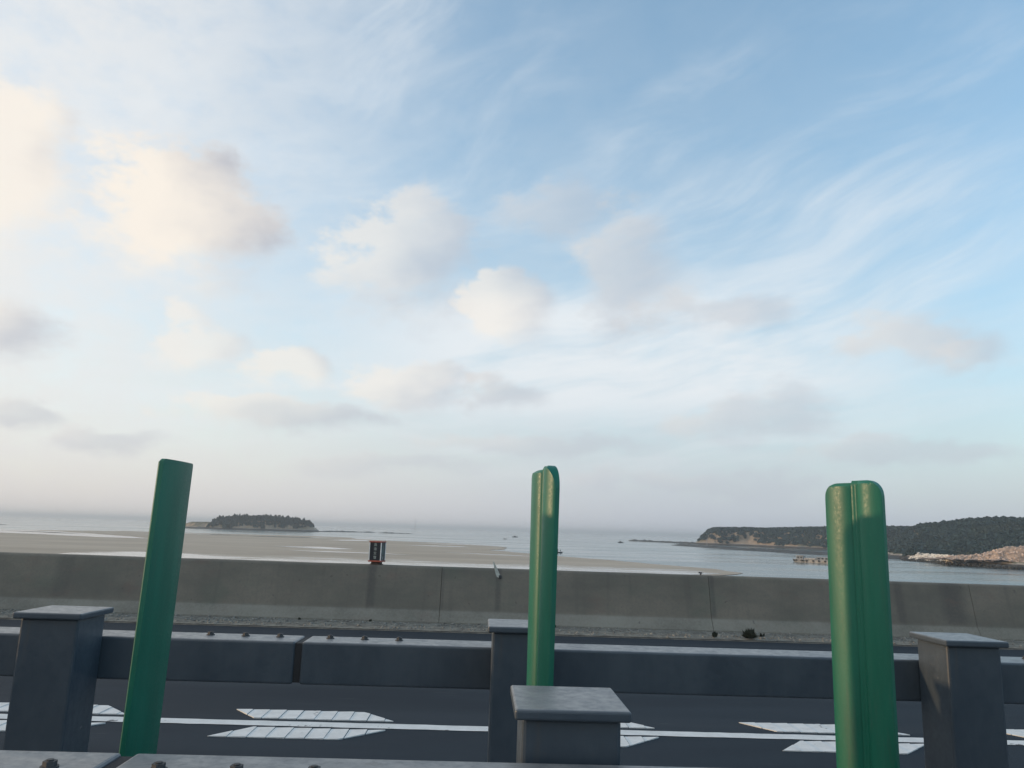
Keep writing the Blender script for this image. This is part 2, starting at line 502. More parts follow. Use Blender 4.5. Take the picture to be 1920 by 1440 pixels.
def nz2(x, y, s, seed=0.0):
    return mnoise.fractal(Vector((x * s, y * s, seed)), 1.0, 2.0, 5)

# ------------------------------------------------------------------ sea, sand
far(struct(link('sea', pyd('sea', [(-26000, -3000, 0), (26000, -3000, 0), (26000, 26000, 0), (-26000, 26000, 0)], [(0, 1, 2, 3)]), 'sea_water')), 0, 0, SEA)
def rough_outline(pts, step, amp, seed):
    res = []
    n_ = len(pts)
    for i in range(n_):
        a, b_ = Vector(pts[i]), Vector(pts[(i + 1) % n_])
        k = max(1, int((b_ - a).length / step))
        for j in range(k):
            c = a.lerp(b_, j / k)
            ax = nz2(c.x, c.y, 1 / (step * 3.0), seed) * amp * 2.2
            ay = nz2(c.x, c.y, 1 / (step * 3.0), seed + 31) * amp
            res.append((c.x + ax, c.y + ay, 0))
    return res
def sheet(name, pts, mtl, z, step=6, amp=1.6, seed=1.0, parent=None):
    o3 = rough_outline(pts, step, amp, seed)
    bm = bmesh.new()
    vs = [bm.verts.new(v) for v in o3]
    es = [bm.edges.new((vs[i], vs[(i + 1) % len(vs)])) for i in range(len(vs))]
    bmesh.ops.triangle_fill(bm, edges=es, use_beauty=True)
    for fc in bm.faces:
        if fc.normal.z < 0: fc.normal_flip()
    me = bpy.data.meshes.new(name)
    bm.to_mesh(me); bm.free()
    o = link(name, me, mtl, parent)
    if parent: o.location = (0, 0, z)
    else: far(o, 0, 0, z)
    return o
SAND = [(-700, 470), (-480, 485), (-372, 487), (-345, 520), (-331, 552), (-318, 585), (-300, 632), (-260, 641), (-228, 640), (-195, 655), (-160, 668), (-128, 640),
        (-112, 590), (-77, 552), (-44, 536), (-18, 510), (0, 462), (-2, 420), (-7, 385), (12, 354), (24, 323), (40, 296), (54, 265), (63, 245),
        (66.5, 224), (57, 207), (40, 190), (20, 170), (0, 130), (-60, 80), (-400, 80), (-700, 200)]
sand = struct(sheet('sand_flat', SAND, 'sand', SEA + .09, 7, 2.2, 2.0))
POOLS = [('tide_pool', [(-460, 548), (-380, 556), (-345, 546), (-300, 526), (-246, 480), (-200, 432), (-187, 411), (-214, 410), (-255, 433), (-283, 441), (-330, 452), (-460, 470)], 'pool_water', 5, 2.0),
         ('tide_pool', [(-101, 348), (-84, 357), (-66, 336), (-71, 324), (-92, 334)], 'pool_water', 4, 1.0),
         ('tide_pool', [(-118, 520), (-108, 560), (-97, 552), (-92, 520), (-104, 508)], 'pool_water', 5, 1.4),
         ('tide_pool', [(-200, 575), (-150, 600), (-128, 585), (-165, 566)], 'pool_water', 5, 1.4),
         ('tide_pool', [(-275, 600), (-240, 612), (-205, 600), (-245, 590)], 'pool_water', 5, 1.4),
         ('tide_pool', [(-60, 440), (-30, 452), (-18, 438), (-40, 430)], 'pool_water', 5, 1.2),
         ('tide_pool', [(-262, 575), (-215, 584), (-172, 580), (-214, 574)], 'pool_water', 5, 1.0),
         ('tide_pool', [(-330, 505), (-285, 498), (-250, 470), (-290, 486)], 'pool_water', 5, 1.0),
         ('tide_pool', [(-60, 500), (-20, 505), (-12, 494), (-40, 491)], 'pool_water', 5, 1.0),
         ('tide_pool', [(-28, 330), (0, 322), (14, 310), (-8, 318)], 'pool_water', 4, .8),
         ('tide_pool', [(-88, 300), (-50, 296), (-34, 288), (-66, 290)], 'pool_water', 4, .8),
         ('tide_pool', [(10, 250), (36, 246), (48, 240), (26, 242)], 'pool_water', 3, .6),
         ('wet_patch', [(-122, 212), (-121, 235), (-116, 262), (-96, 268), (-70, 266), (-55, 268), (-38, 264), (-23, 266), (-1, 268), (17, 258), (38, 252), (54, 232),
                        (58, 217), (49, 207), (20, 180), (-10, 150), (-70, 150), (-118, 190)], 'wet_sand', 4, 1.4)]
for i, (nm, pts, mk, st, am) in enumerate(POOLS):
    sheet(nm, pts, mk, .03 + .01 * (nm == 'wet_patch'), st, am, 5.0 + i * 3.3, sand)
# a second, brighter pool lies on the wet patch at the left
sheet('tide_pool', [(-118, 205), (-117, 226), (-112, 243), (-98, 239), (-86, 230), (-72, 224), (-80, 208), (-95, 200)], 'pool_water', .05, 4, 1.0, 44.0, sand)

# ------------------------------------------------------------------ land forms
def grid_mesh(name, xs, ys, H):
    nx, ny = len(xs), len(ys)
    XX, YY = np.meshgrid(xs, ys)
    v = np.stack([XX.ravel(), YY.ravel(), H.ravel()], 1)
    i = np.arange(nx * ny).reshape(ny, nx)
    f = np.stack([i[:-1, :-1].ravel(), i[:-1, 1:].ravel(), i[1:, 1:].ravel(), i[1:, :-1].ravel()], 1)
    return pyd(name, v, f.tolist())
def noise_grid(xs, ys, s, seed):
    return np.array([[nz2(a, b_, s, seed) for a in xs] for b_ in ys])
# headland and hill on the right
sD = [200, 300, 332, 380, 440, 470, 500, 560, 640, 700, 796, 840, 900, 912, 930, 1000, 1100]
sX = [262, 231, 218, 213, 223, 235, 240, 268, 300, 313, 321, 300, 276, 250, 219, 232, 300]
xs = np.arange(196, 700, 3.2)
ys = np.arange(280, 1080, 4.0)
XX, YY = np.meshgrid(xs, ys)
NA = noise_grid(xs, ys, .02, 4.0)
NB = noise_grid(xs, ys, .11, 9.0)
def land_h(XX, YY, NA, NB):
    d = XX - np.interp(YY, sD, sX) + NB * 5
    A = (2.0 * ss(d, 0, 8) + (10.5 + 5 * ss(XX, 222, 262) + 5 * ss(XX, 260, 440)) * ss(d + NA * 7, 2, 30)) * ss(YY, 660, 760) * (1 - ss(YY, 980, 1075))
    A = np.where(YY > 720, np.minimum(A, np.maximum(0, (XX - 216) * .55 + NB * 2 + (XX > 246) * (XX - 246) * .6)), A)
    e = d + (YY - 490) * .5 + NA * 10
    B = (2.9 * ss(d, 0, 6) + 24.5 * ss(e, 30, 165) * ss(d, 8, 50)) * (1 - ss(YY, 650, 770))
    h = np.maximum(A, B) + NB * .5 * ss(d, 2, 20) + NA * 2.0 * ss(d, 20, 80)
    return np.where(d < 0, np.maximum(-1.5, d * .3), h), d
H, DD = land_h(XX, YY, NA, NB)
hill = struct(link('headland', grid_mesh('headland', xs, ys, H), 'land', smooth=True))
far(hill, 0, 0, SEA)
# island
ix = np.arange(-112, 112, 2.2); iy = np.arange(-75, 75, 2.5)
IX, IY = np.meshgrid(ix, iy)
INA = noise_grid(ix, iy, .03, 14.0); INB = noise_grid(ix, iy, .14, 19.0)
half = 62 * np.sqrt(np.clip(1 - ((IX) / 93.0) ** 2, 0, 1))
prof = np.interp(IX, [-95, -90, -78, -70, -36, -28, -20, 20, 50, 62, 76, 84, 92, 97], [0, 1.5, 6.0, 7.2, 7.8, 9.5, 11.0, 13.0, 11.5, 10, 8.5, 6.0, 2.0, 0])
edge = half - np.abs(IY) + INB * 4
IH = prof * ss(edge + INA * 5, 2, 22) + .9 * ss(edge, -8, 2) * (half > 3)
IH = IH + INB * .6 * ss(edge, 2, 10)
IH = np.where(edge < -8, -1.0, IH)
island = struct(link('island', grid_mesh('island', ix, iy, IH), 'land', smooth=True))
ICX, ICD = -347.0, 1060.0
far(island, ICX, ICD, SEA)

# ------------------------------------------------------------------ woods: crowns of small leaf clumps, joined
def crown(kind):
    v, f = [], []
    for i in range(46):
        u_, w_ = rng.random(), rng.random() * 2 * math.pi
        zc = (u_ * 1.0)
        rad = (1 - zc) ** .55 * .62 if kind == 0 else math.sin(math.pi * min(1, .25 + zc * .75)) ** .8 * .62
        rad *= .65 + .5 * rng.random()
        c = np.array([math.cos(w_) * rad, math.sin(w_) * rad, .18 + zc * .82])
        a = rng.normal(size=3); a /= np.linalg.norm(a)
        b_ = np.cross(a, rng.normal(size=3)); b_ /= np.linalg.norm(b_)
        s = .15 + .13 * rng.random()
        k = len(v)
        v += [c + a * s, c + b_ * s * .9, c - a * s * .8, c - b_ * s]
        f.append((k, k + 1, k + 2)); f.append((k, k + 2, k + 3))
    # a dense core
    k = len(v)
    for j in range(6):
        t_ = j * math.pi / 3
        v.append(np.array([math.cos(t_) * .34, math.sin(t_) * .34, .45]))
    v.append(np.array([0, 0, .95])); v.append(np.array([0, 0, .0]))
    for j in range(6):
        f.append((k + j, k + (j + 1) % 6, k + 6)); f.append((k + (j + 1) % 6, k + j, k + 7))
    return np.array(v), np.array(f)
CROWNS = [crown(i % 2) for i in range(8)]
def wood(name, pts, X, D, z):
    vs, fs, off = [], [], 0
    for (px, py, pz, hgt, wid) in pts:
        cv, cf = CROWNS[int(rng.integers(8))]
        a = rng.random() * 6.283
        rot = np.array([[math.cos(a), -math.sin(a), 0], [math.sin(a), math.cos(a), 0], [0, 0, 1]])
        w = (cv @ rot.T) * np.array([wid, wid, hgt]) + np.array([px, py, pz])
        vs.append(w); fs.append(cf + off); off += len(cv)
    V_ = np.concatenate(vs).astype(np.float32); F_ = np.concatenate(fs).astype(np.int32)
    me = bpy.data.meshes.new(name)
    me.vertices.add(len(V_)); me.vertices.foreach_set('co', V_.ravel())
    me.loops.add(F_.size); me.loops.foreach_set('vertex_index', F_.ravel())
    me.polygons.add(len(F_)); me.polygons.foreach_set('loop_start', np.arange(0, F_.size, 3, dtype=np.int32))
    me.polygons.foreach_set('loop_total', np.full(len(F_), 3, dtype=np.int32))
    me.update(calc_edges=True)
    o = link(name, me, 'foliage')
    far(o, X, D, z)
    return stuff(o)
def interp2(xs, ys, A, x, y):
    i = np.clip(np.searchsorted(xs, x) - 1, 0, len(xs) - 2); j = np.clip(np.searchsorted(ys, y) - 1, 0, len(ys) - 2)
    tx = (x - xs[i]) / (xs[i + 1] - xs[i]); ty = (y - ys[j]) / (ys[j + 1] - ys[j])
    return A[j, i] * (1 - tx) * (1 - ty) + A[j, i + 1] * tx * (1 - ty) + A[j + 1, i] * (1 - tx) * ty + A[j + 1, i + 1] * tx * ty
pts = []
for gy in np.arange(440, 1010, 3.0):
    for gx in np.arange(232, 690, 3.0):
        x_, y_ = gx + rng.normal() * 1.1, gy + rng.normal() * 1.1
        if x_ / y_ > .80: continue
        h_ = interp2(xs, ys, H, x_, y_); d_ = interp2(xs, ys, DD, x_, y_)
        nn = nz2(x_, y_, .035, 77.0)
        gaps = sum(math.exp(-((x_ - gx_) / gw_) ** 2) for gx_, gw_ in ((238, 5), (271, 4.5), (281, 3.5), (338, 5), (383, 8)))
        lim = 2.6 + 5.5 * gaps + nn * 2.5 if y_ > 700 else 4.4 + nn * 4
        if h_ < lim or d_ < 3: continue
        s = .75 + .5 * rng.random()
        pts.append((x_, y_, h_ - .5, 3.5 * s, 4.0 * s))
wood('pine_wood', pts, 0, 0, SEA)
print('hill trees', len(pts))
# low scrub along the foot of the hill
pts = []
for k in range(900):
    y_ = 420 + 330 * rng.random(); x_ = np.interp(y_, sD, sX) + 6 + abs(rng.normal()) * 22
    if x_ > 600: continue
    h_ = interp2(xs, ys, H, x_, y_)
    if h_ < 2.2 or h_ > 8: continue
    s = .5 + .8 * rng.random()
    pts.append((x_, y_, h_ - .3, 1.5 * s, 2.0 * s))
wood('scrub', pts, 0, 0, SEA)
pts = []
for gy in np.arange(-60, 60, 2.8):
    for gx in np.arange(-40, 84, 2.8):
        x_, y_ = gx + rng.normal() * 1.0, gy + rng.normal() * 1.0
        h_ = interp2(ix, iy, IH, x_, y_)
        lim = 2.6 + nz2(x_, y_, .05, 31.0) * 4
        if x_ < -37 + nz2(x_, y_, .1, 3.0) * 5: continue
        if x_ > 58: lim = 5.0 + nz2(x_, y_, .06, 12.0) * 3
        if h_ < lim: continue
        s = .6 + .5 * rng.random() + (.45 if rng.random() < .10 else 0)
        pts.append((x_, y_, h_ - .5, 5.0 * s, 3.1 * s))
wood('island_wood', pts, ICX, ICD, SEA)
print('island trees', len(pts))

# ------------------------------------------------------------------ rocks
def rock_variants(n_):
    res = []
    for i in range(n_):
        bm = bmesh.new()
        bmesh.ops.create_icosphere(bm, subdivisions=1, radius=.5)
        for v in bm.verts:
            v.co *= .7 + .5 * random.random()
            v.co.x *= 1.2; v.co.z *= .8
        bm.verts.ensure_lookup_table()
        res.append((np.array([v.co[:] for v in bm.verts]), np.array([[v.index for v in f.verts] for f in bm.faces])))
        bm.free()
    return res
ROCKS = rock_variants(7)
def rocks(name, pts, mtl, place=None, parent=None):
    vs, fs, off = [], [], 0
    for (x_, y_, z_, s) in pts:
        cv, cf = ROCKS[random.randrange(7)]
        a, b_ = random.random() * 6.28, random.random() * 1.2
        rx = np.array(Matrix.Rotation(a, 3, 'Z') @ Matrix.Rotation(b_, 3, 'X'))
        vs.append(cv @ rx.T * s + np.array([x_, y_, z_])); fs.append(cf + off); off += len(cv)
    me = pyd(name, np.concatenate(vs), np.concatenate(fs).tolist())
    o = link(name, me, mtl, parent)
    return o
# rubble heap on the quay: one mound with its loose stones
hx = np.arange(-30, 95, 1.4); hy = np.arange(-14, 14, 1.2)
HX, HY = np.meshgrid(hx, hy)
HN = noise_grid(hx, hy, .12, 3.0); HM = noise_grid(hx, hy, .5, 6.0)
topp = np.interp(HX, [-24, -20, -8, 4, 12, 20, 60, 90], [0, 1.2, 2.6, 6.0, 7.0, 6.6, 6.8, 5.0])
HH = np.maximum(-.8, topp * ss(11.5 + HN * 2 - np.abs(HY), 0, 9) + HN * .9 + HM * .5 - .2)
heap = struct(link('rubble_mound', grid_mesh('rubble_mound', hx, hy, HH), 'mound_soil'))
def heap_place(o):
    far(o, 225.5, 362, SEA + 3.0)
    o.rotation_euler = (0, 0, -YAW - R(52))
heap_place(heap)
pr_ = []
for k in range(2600):
    a_, b_ = random.uniform(-24, 92), random.uniform(-12, 12)
    h_ = float(interp2(hx, hy, HH, a_, b_))
    if h_ < -.3: continue
    pr_.append((a_, b_, h_, random.choice((.35, .5, .6, .8, 1.0, 1.4))))
o = rocks('boulder', pr_, 'boulder_pink', parent=heap); stuff(o)
# pale revetment blocks and the stones along the quay
pr_ = []
for k in range(30):
    for j in range(5):
        D_ = 372 + k * 2.4 + random.uniform(-.3, .3)
        X_ = float(np.interp(D_, sD, sX)) + 1.2 + j * 1.35 + random.uniform(-.2, .2)
        pr_.append((X_, D_, .9 + j * .72 + random.uniform(-.15, .15), random.uniform(1.4, 2.2)))
o = stuff(rocks('revetment_block', pr_, 'block_pale')); far(o, 0, 0, SEA)
pr_ = []
for k in range(900):
    D_ = random.uniform(300, 470); X_ = float(np.interp(D_, sD, sX)) + random.uniform(-1.5, 2.5)
    pr_.append((X_, D_, random.uniform(0, 1.3), random.uniform(.5, 1.4)))
o = stuff(rocks('shore_rock', pr_, 'reef_rock')); far(o, 0, 0, SEA)
# spit and reefs
def ridge(name, line, width, hgt, mtl, n_, seed):
    ls = [Vector(a) for a in line]
    cum = [0]
    for a, b_ in zip(ls, ls[1:]): cum.append(cum[-1] + (b_ - a).length)
    N, K = int(cum[-1] / 2.2) + 2, 9
    v, f = [], []
    for i in range(N):
        t_ = cum[-1] * i / (N - 1)
        x_ = np.interp(t_, cum, [a.x for a in ls]); y_ = np.interp(t_, cum, [a.y for a in ls])
        x2 = np.interp(t_ + 1, cum, [a.x for a in ls]) - np.interp(t_ - 1, cum, [a.x for a in ls])
        y2 = np.interp(t_ + 1, cum, [a.y for a in ls]) - np.interp(t_ - 1, cum, [a.y for a in ls])
        L_ = math.hypot(x2, y2) or 1
        nx_, ny_ = -y2 / L_, x2 / L_
        e = min(1, i / 5, (N - 1 - i) / 5) ** .5
        for j in range(K):
            u_ = j / (K - 1) * 2 - 1
            w_ = width * (.55 + .45 * e) * (1 + .25 * nz2(x_, y_, .05, seed))
            px, py = x_ + nx_ * u_ * w_ / 2, y_ + ny_ * u_ * w_ / 2
            h_ = hgt * (1 - abs(u_) ** 2.2) * e * (.75 + .6 * nz2(px, py, .16, seed + 2)) - .25 + nz2(px, py, .5, seed) * .2
            v.append((px, py, h_))
    for i in range(N - 1):
        for j in range(K - 1):
            a = i * K + j
            f.append((a, a + 1, a + K + 1, a + K))
    o = struct(link(name, pyd(name, v, f), mtl))
    far(o, 0, 0, SEA)
    return o
ridge('rock_spit', [(172, 795), (182, 690), (192, 600), (206, 548), (224, 500), (237, 468)], 22, 2.0, 'reef_rock', 0, 3.0)
ridge('rock_spit', [(214, 700), (240, 640), (262, 600), (290, 620)], 14, 1.1, 'reef_rock', 0, 13.0)
ridge('reef', [(172, 1110), (190, 1075), (210, 1000), (228, 940), (244, 925)], 16, 2.6, 'reef_rock', 0, 5.0)
ridge('reef', [(-262, 1095), (-245, 1140), (-222, 1180), (-200, 1200)], 10, 1.9, 'reef_rock', 0, 8.0)
ridge('reef', [(-196, 1215), (-185, 1225), (-172, 1228)], 7, 1.2, 'reef_rock', 0, 12.0)
ridge('reef', [(-190, 1150), (-165, 1170), (-140, 1180)], 7, 1.6, 'reef_rock', 0, 15.0)
ridge('reef', [(-455, 1060), (-438, 1052), (-420, 1045)], 12, 1.3, 'reef_rock', 0, 21.0)
ridge('reef', [(-580, 800), (-530, 795), (-500, 790)], 10, 1.1, 'reef_rock', 0, 23.0)

# ------------------------------------------------------------------ bridge deck, dirt, parapet
road = onbridge(struct(box('road', (-60, 60, -9, 14.4, -1.0, 0.0), 'asphalt')))
onbridge(struct(box('median_kerb', (-60, 60, 1.9, 4.05, 0.0, .2), 'kerb_concrete', bev=.02)))
dxs = np.arange(-16, 16.01, .06); dys = np.arange(12.66, 13.56, .05)
DXX, DYY = np.meshgrid(dxs, dys)
DN = noise_grid(dxs, dys, 1.4, 2.0); DM = noise_grid(dxs, dys, 7.0, 5.0)
DH = .006 + .022 * ss(DYY, 12.66, 13.5) * (1 + .5 * DN) + .007 * DM * ss(DYY, 12.64, 12.9) + .004
onbridge(struct(link('dirt_strip', grid_mesh('dirt_strip', dxs, dys, np.maximum(DH, .005)), 'grit')))
pr_ = []
for k in range(2200):
    x_ = random.uniform(-15, 15); y_ = 12.7 + .8 * random.random() ** .7
    pr_.append((x_, y_, .012 + .028 * (y_ - 12.7), random.choice((.02, .025, .03, .04, .055))))
onbridge(stuff(rocks('gravel', pr_, 'grit_stone')))

# lane line and the ribbed slow-down marks beside it
def paint(name, poly, z, parent=road):
    return link(name, pyd(name, [(a, b_, z) for a, b_ in poly], [tuple(range(len(poly)))]), 'paint', parent)
bm = bmesh.new()
vv = []
xx = -59.9
while xx < 59.9:
    vv.append((xx, 6.640 + random.uniform(-.005, .005), 6.795 + random.uniform(-.005, .005))); xx += .11
lo_ = [bm.verts.new((a, b_, .004)) for a, b_, c in vv]; hi_ = [bm.verts.new((a, c, .004)) for a, b_, c in vv]
for i in range(len(vv) - 1): bm.faces.new((lo_[i], lo_[i + 1], hi_[i + 1], hi_[i]))
link('lane_line', bmesh_to('lane_line', bm), 'paint', road)
bm = bmesh.new()
vv = []; xx = -59.9
while xx < 59.9:
    vv.append((xx, 12.575 + random.uniform(-.012, .006), 12.635 + random.uniform(-.008, .008))); xx += .13
lo_ = [bm.verts.new((a, b_, .004)) for a, b_, c in vv]; hi_ = [bm.verts.new((a, c, .004)) for a, b_, c in vv]
for i in range(len(vv) - 1): bm.faces.new((lo_[i], lo_[i + 1], hi_[i + 1], hi_[i]))
link('edge_line', bmesh_to('edge_line', bm), 'grit', road)
def clip(poly, xmin, xmax):
    def half(pl, f_, xc):
        o_ = []
        for i in range(len(pl)):
            a, b_ = pl[i], pl[(i + 1) % len(pl)]
            ia, ib = f_(a[0]), f_(b_[0])
            if ia: o_.append(a)
            if ia != ib:
                t_ = (xc - a[0]) / (b_[0] - a[0]); o_.append((xc, a[1] + t_ * (b_[1] - a[1])))
        return o_
    pl = half(poly, lambda v: v >= xmin, xmin)
    return half(pl, lambda v: v <= xmax, xmax) if pl else []
def slow_mark(poly):
    bm = bmesh.new()
    x0 = min(a for a, _ in poly); x1 = max(a for a, _ in poly)
    c = x0; k = 0
    while c < x1:
        w_ = .145
        gap = .006
        pl = clip(poly, c + gap / 2, c + w_ - gap / 2)
        pl = [q_ for i, q_ in enumerate(pl) if i == 0 or abs(q_[0] - pl[i - 1][0]) + abs(q_[1] - pl[i - 1][1]) > 1e-4]
        if len(pl) >= 3:
            top = [bm.verts.new((a + random.uniform(-.002, .002), b_ + random.uniform(-.004, .004), .006 + .004 * (a - c) / w_)) for a, b_ in pl]
            bot = [bm.verts.new((v.co.x, v.co.y, .0005)) for v in top]
            try:
                bm.faces.new(top)
                for i in range(len(top)):
                    j = (i + 1) % len(top)
                    bm.faces.new((top[i], bot[i], bot[j], top[j]))
            except ValueError: pass
        c += w_; k += 1
    return bmesh_to('slow_mark', bm)
me_f = slow_mark([(-1.82, 6.875), (-.67, 6.875), (-.95, 7.165), (-2.05, 7.165)])
me_n = slow_mark([(-2.00, 6.285), (-1.02, 6.285), (-.70, 6.580), (-1.74, 6.580)])
for k in range(-3, 5):
    for me in (me_f, me_n):
        link('slow_mark', me, 'paint', road, (k * 2.19, 0, .0))

# parapet in cast lengths
wall = onbridge(empty('parapet_wall', (0, 13.7, 0), 'weathered grey concrete parapet wall running along the far road edge', 'wall'))
prof_ = [(13.50, -.02), (13.50, .05), (13.615, .225), (13.775, .90), (13.79, .925), (13.81, .935), (13.99, .935), (14.01, .915), (14.05, -.02)]
XJ = [-0.65 + 4.65 * k for k in range(-5, 6)]
bm = bmesh.new()
NS = 12
L_ = 4.65 - .007
rows_ = []
for i in range(NS + 1):
    x_ = -L_ / 2 + L_ * i / NS
    rows_.append([bm.verts.new((x_, a - 13.7, b_)) for a, b_ in prof_])
for i in range(NS):
    for j in range(len(prof_) - 1):
        bm.faces.new((rows_[i][j], rows_[i + 1][j], rows_[i + 1][j + 1], rows_[i][j + 1]))
bm.faces.new(rows_[0]); bm.faces.new(list(reversed(rows_[-1])))
seg_me = bmesh_to('wall_segment', bm)
# each length gets its own mesh so that stains fall where they are in world space
for k in range(len(XJ) - 1):
    cx = (XJ[k] + XJ[k + 1]) / 2
    me = seg_me.copy()
    me.transform(Matrix.Translation((cx, 0, 0)))
    for v in me.vertices:
        v.co.z += .006 * mnoise.noise(Vector((v.co.x * .8, 3.0, 0))) if v.co.z > .8 else 0
    link('wall_segment', me, 'concrete', wall)

# lamp box sign standing on the wall
sg = onbridge(empty('police_sign', (-1.80, 13.90, .938), 'small black lantern-shaped box sign with red frame and white characters on the wall top', 'sign', None, R(-13)))
hw = .104
bm = bmesh.new(); box_bm(bm, -.075, .075, -.075, .075, .0, .045, .004); box_bm(bm, -.11, .11, -.03, .03, .0, .012, .003)
link('base', bmesh_to('base', bm), 'bracket_brown', sg)
box('body', (-hw, hw, -hw, hw, .070, .375), 'sign_black', sg, .003)
box('bottom_frame', (-hw - .014, hw + .014, -hw - .014, hw + .014, .045, .070), 'sign_red', sg, .004)
box('top_frame', (-hw - .012, hw + .012, -hw - .012, hw + .012, .375, .398), 'sign_red', sg, .004)
for sx_ in (-1, 1):
    for sy_ in (-1, 1):
        box('corner_strip', (sx_ * hw - .007, sx_ * hw + .007, sy_ * hw - .007, sy_ * hw + .007, .0705, .3745), 'sign_white', sg)
def text_mesh(ch, size):
    cu = bpy.data.curves.new('t', 'FONT')
    cu.body = ch; cu.size = size; cu.align_x = 'CENTER'; cu.align_y = 'CENTER'; cu.extrude = .0008; cu.resolution_u = 3
    ob = bpy.data.objects.new('t', cu); COL.objects.link(ob)
    dg = bpy.context.evaluated_depsgraph_get()
    me = bpy.data.meshes.new_from_object(ob.evaluated_get(dg))
    bpy.data.objects.remove(ob); bpy.data.curves.remove(cu)
    return me
for i, ch in enumerate('高速交警'):
    me = text_mesh(ch, .058)
    me.transform(Matrix.Translation((0, -hw - .0016, .333 - i * .072)) @ Matrix.Rotation(R(90), 4, 'X'))
    link('character', me, 'sign_letter', sg)
me = text_mesh('警', .05)
me.transform(Matrix.Translation((hw + .0016, 0, .110)) @ Matrix.Rotation(R(90), 4, 'Z') @ Matrix.Rotation(R(90), 4, 'X'))
link('character', me, 'sign_letter', sg)
bm = bmesh.new()
bmesh.ops.create_cone(bm, cap_ends=True, segments=20, radius1=1, radius2=1, depth=.003, matrix=Matrix.Translation((hw + .0012, 0, .24)) @ Matrix.Rotation(R(90), 4, 'Y') @ Matrix.Diagonal((.085, .055, 1, 1)))
link('oval_panel', bmesh_to('oval_panel', bm), 'emblem_grey', sg)

# bent reflector clipped on the wall's edge
rf = onbridge(empty('wall_reflector', (.335, 13.755, .86), 'bent grey reflector blade leaning on its dark bracket at the wall edge', 'reflector'))
bm = bmesh.new()
vs_ = [(-.112, .03, .20), (-.090, .03, .185), (-.035, .02, .085), (.018, .0, -.02), (.026, -.01, -.085), (-.016, -.01, -.10), (-.055, .0, -.02), (-.085, .02, .085)]
fr = [bm.verts.new(v) for v in vs_]; bk = [bm.verts.new((a, b_ + .012, c)) for a, b_, c in vs_]
bm.faces.new(fr); bm.faces.new(list(reversed(bk)))
for i in range(8): bm.faces.new((fr[i], bk[i], bk[(i + 1) % 8], fr[(i + 1) % 8]))
link('blade', bmesh_to('blade', bm), 'reflector_grey', rf)
bm = bmesh.new(); box_bm(bm, .0, .045, -.028, .03, -.085, -.03, .006); tube_bm(bm, (.02, -.02, -.06), (.02, .05, -.06), .02, seg=8)
link('bracket', bmesh_to('bracket', bm), 'dark_steel', rf)
# small stub
tb = onbridge(empty('wall_stub', (3.90, 13.90, .937), 'tiny dark mushroom-shaped stub on the wall top between the green boards', 'stub'))
bm = bmesh.new(); tube_bm(bm, (0, 0, -.004), (0, 0, .04), .013, .011)
link('stem', bmesh_to('stem', bm), 'dark_steel', tb)
bm = bmesh.new(); tube_bm(bm, (-.035, 0, .04), (.03, 0, .036), .014, .010)
link('head', bmesh_to('head', bm), 'dark_steel', tb)

# weeds at the foot of the wall
def weed(x_, y_, w_, h_, nb, label):
    bm = bmesh.new()
    for k in range(nb):
        a = random.random() * 6.283; t_ = random.random() ** .7
        bx, by = math.cos(a) * w_ * .32 * random.random(), math.sin(a) * w_ * .3 * random.random()
        tx_, ty_ = bx + math.cos(a) * w_ * .5 * t_, by + math.sin(a) * w_ * .4 * t_
        hh = h_ * (1 - .75 * t_ ** 2) * random.uniform(.5, 1.25)
        pw = random.uniform(.006, .016)
        pv = [(bx - pw, by, 0), (bx + pw, by, 0), ((bx + tx_) / 2 + pw, (by + ty_) / 2, hh * .6), (tx_, ty_, hh), ((bx + tx_) / 2 - pw, (by + ty_) / 2, hh * .6)]
        bm.faces.new([bm.verts.new(v) for v in pv])
    me = bpy.data.meshes.new('weed_clump'); bm.to_mesh(me); bm.free()
    o = link('weed_clump', me, 'weed_leaf', None, (x_, y_, .03))
    tag(o, label, 'weed', 'weeds along the foot of the wall')
    return onbridge(o)
weed(4.37, 12.78, .21, .145, 190, 'largest dark round weed clump at the wall foot left of the right green board')
weed(3.81, 12.80, .08, .10, 34, 'narrow dark weed just left of the big round weed clump')
weed(4.66, 13.05, .08, .06, 22, 'small low weed just right of the big round weed clump')
weed(1.28, 13.42, .05, .06, 25, 'tiny dark weed at the wall foot right of the middle green board')
weed(-1.78, 13.44, .035, .04, 18, 'tiny dark weed at the wall foot below the black box sign')
weed(-2.95, 13.44, .05, .035, 20, 'tiny weed at the wall foot left of the black box sign')

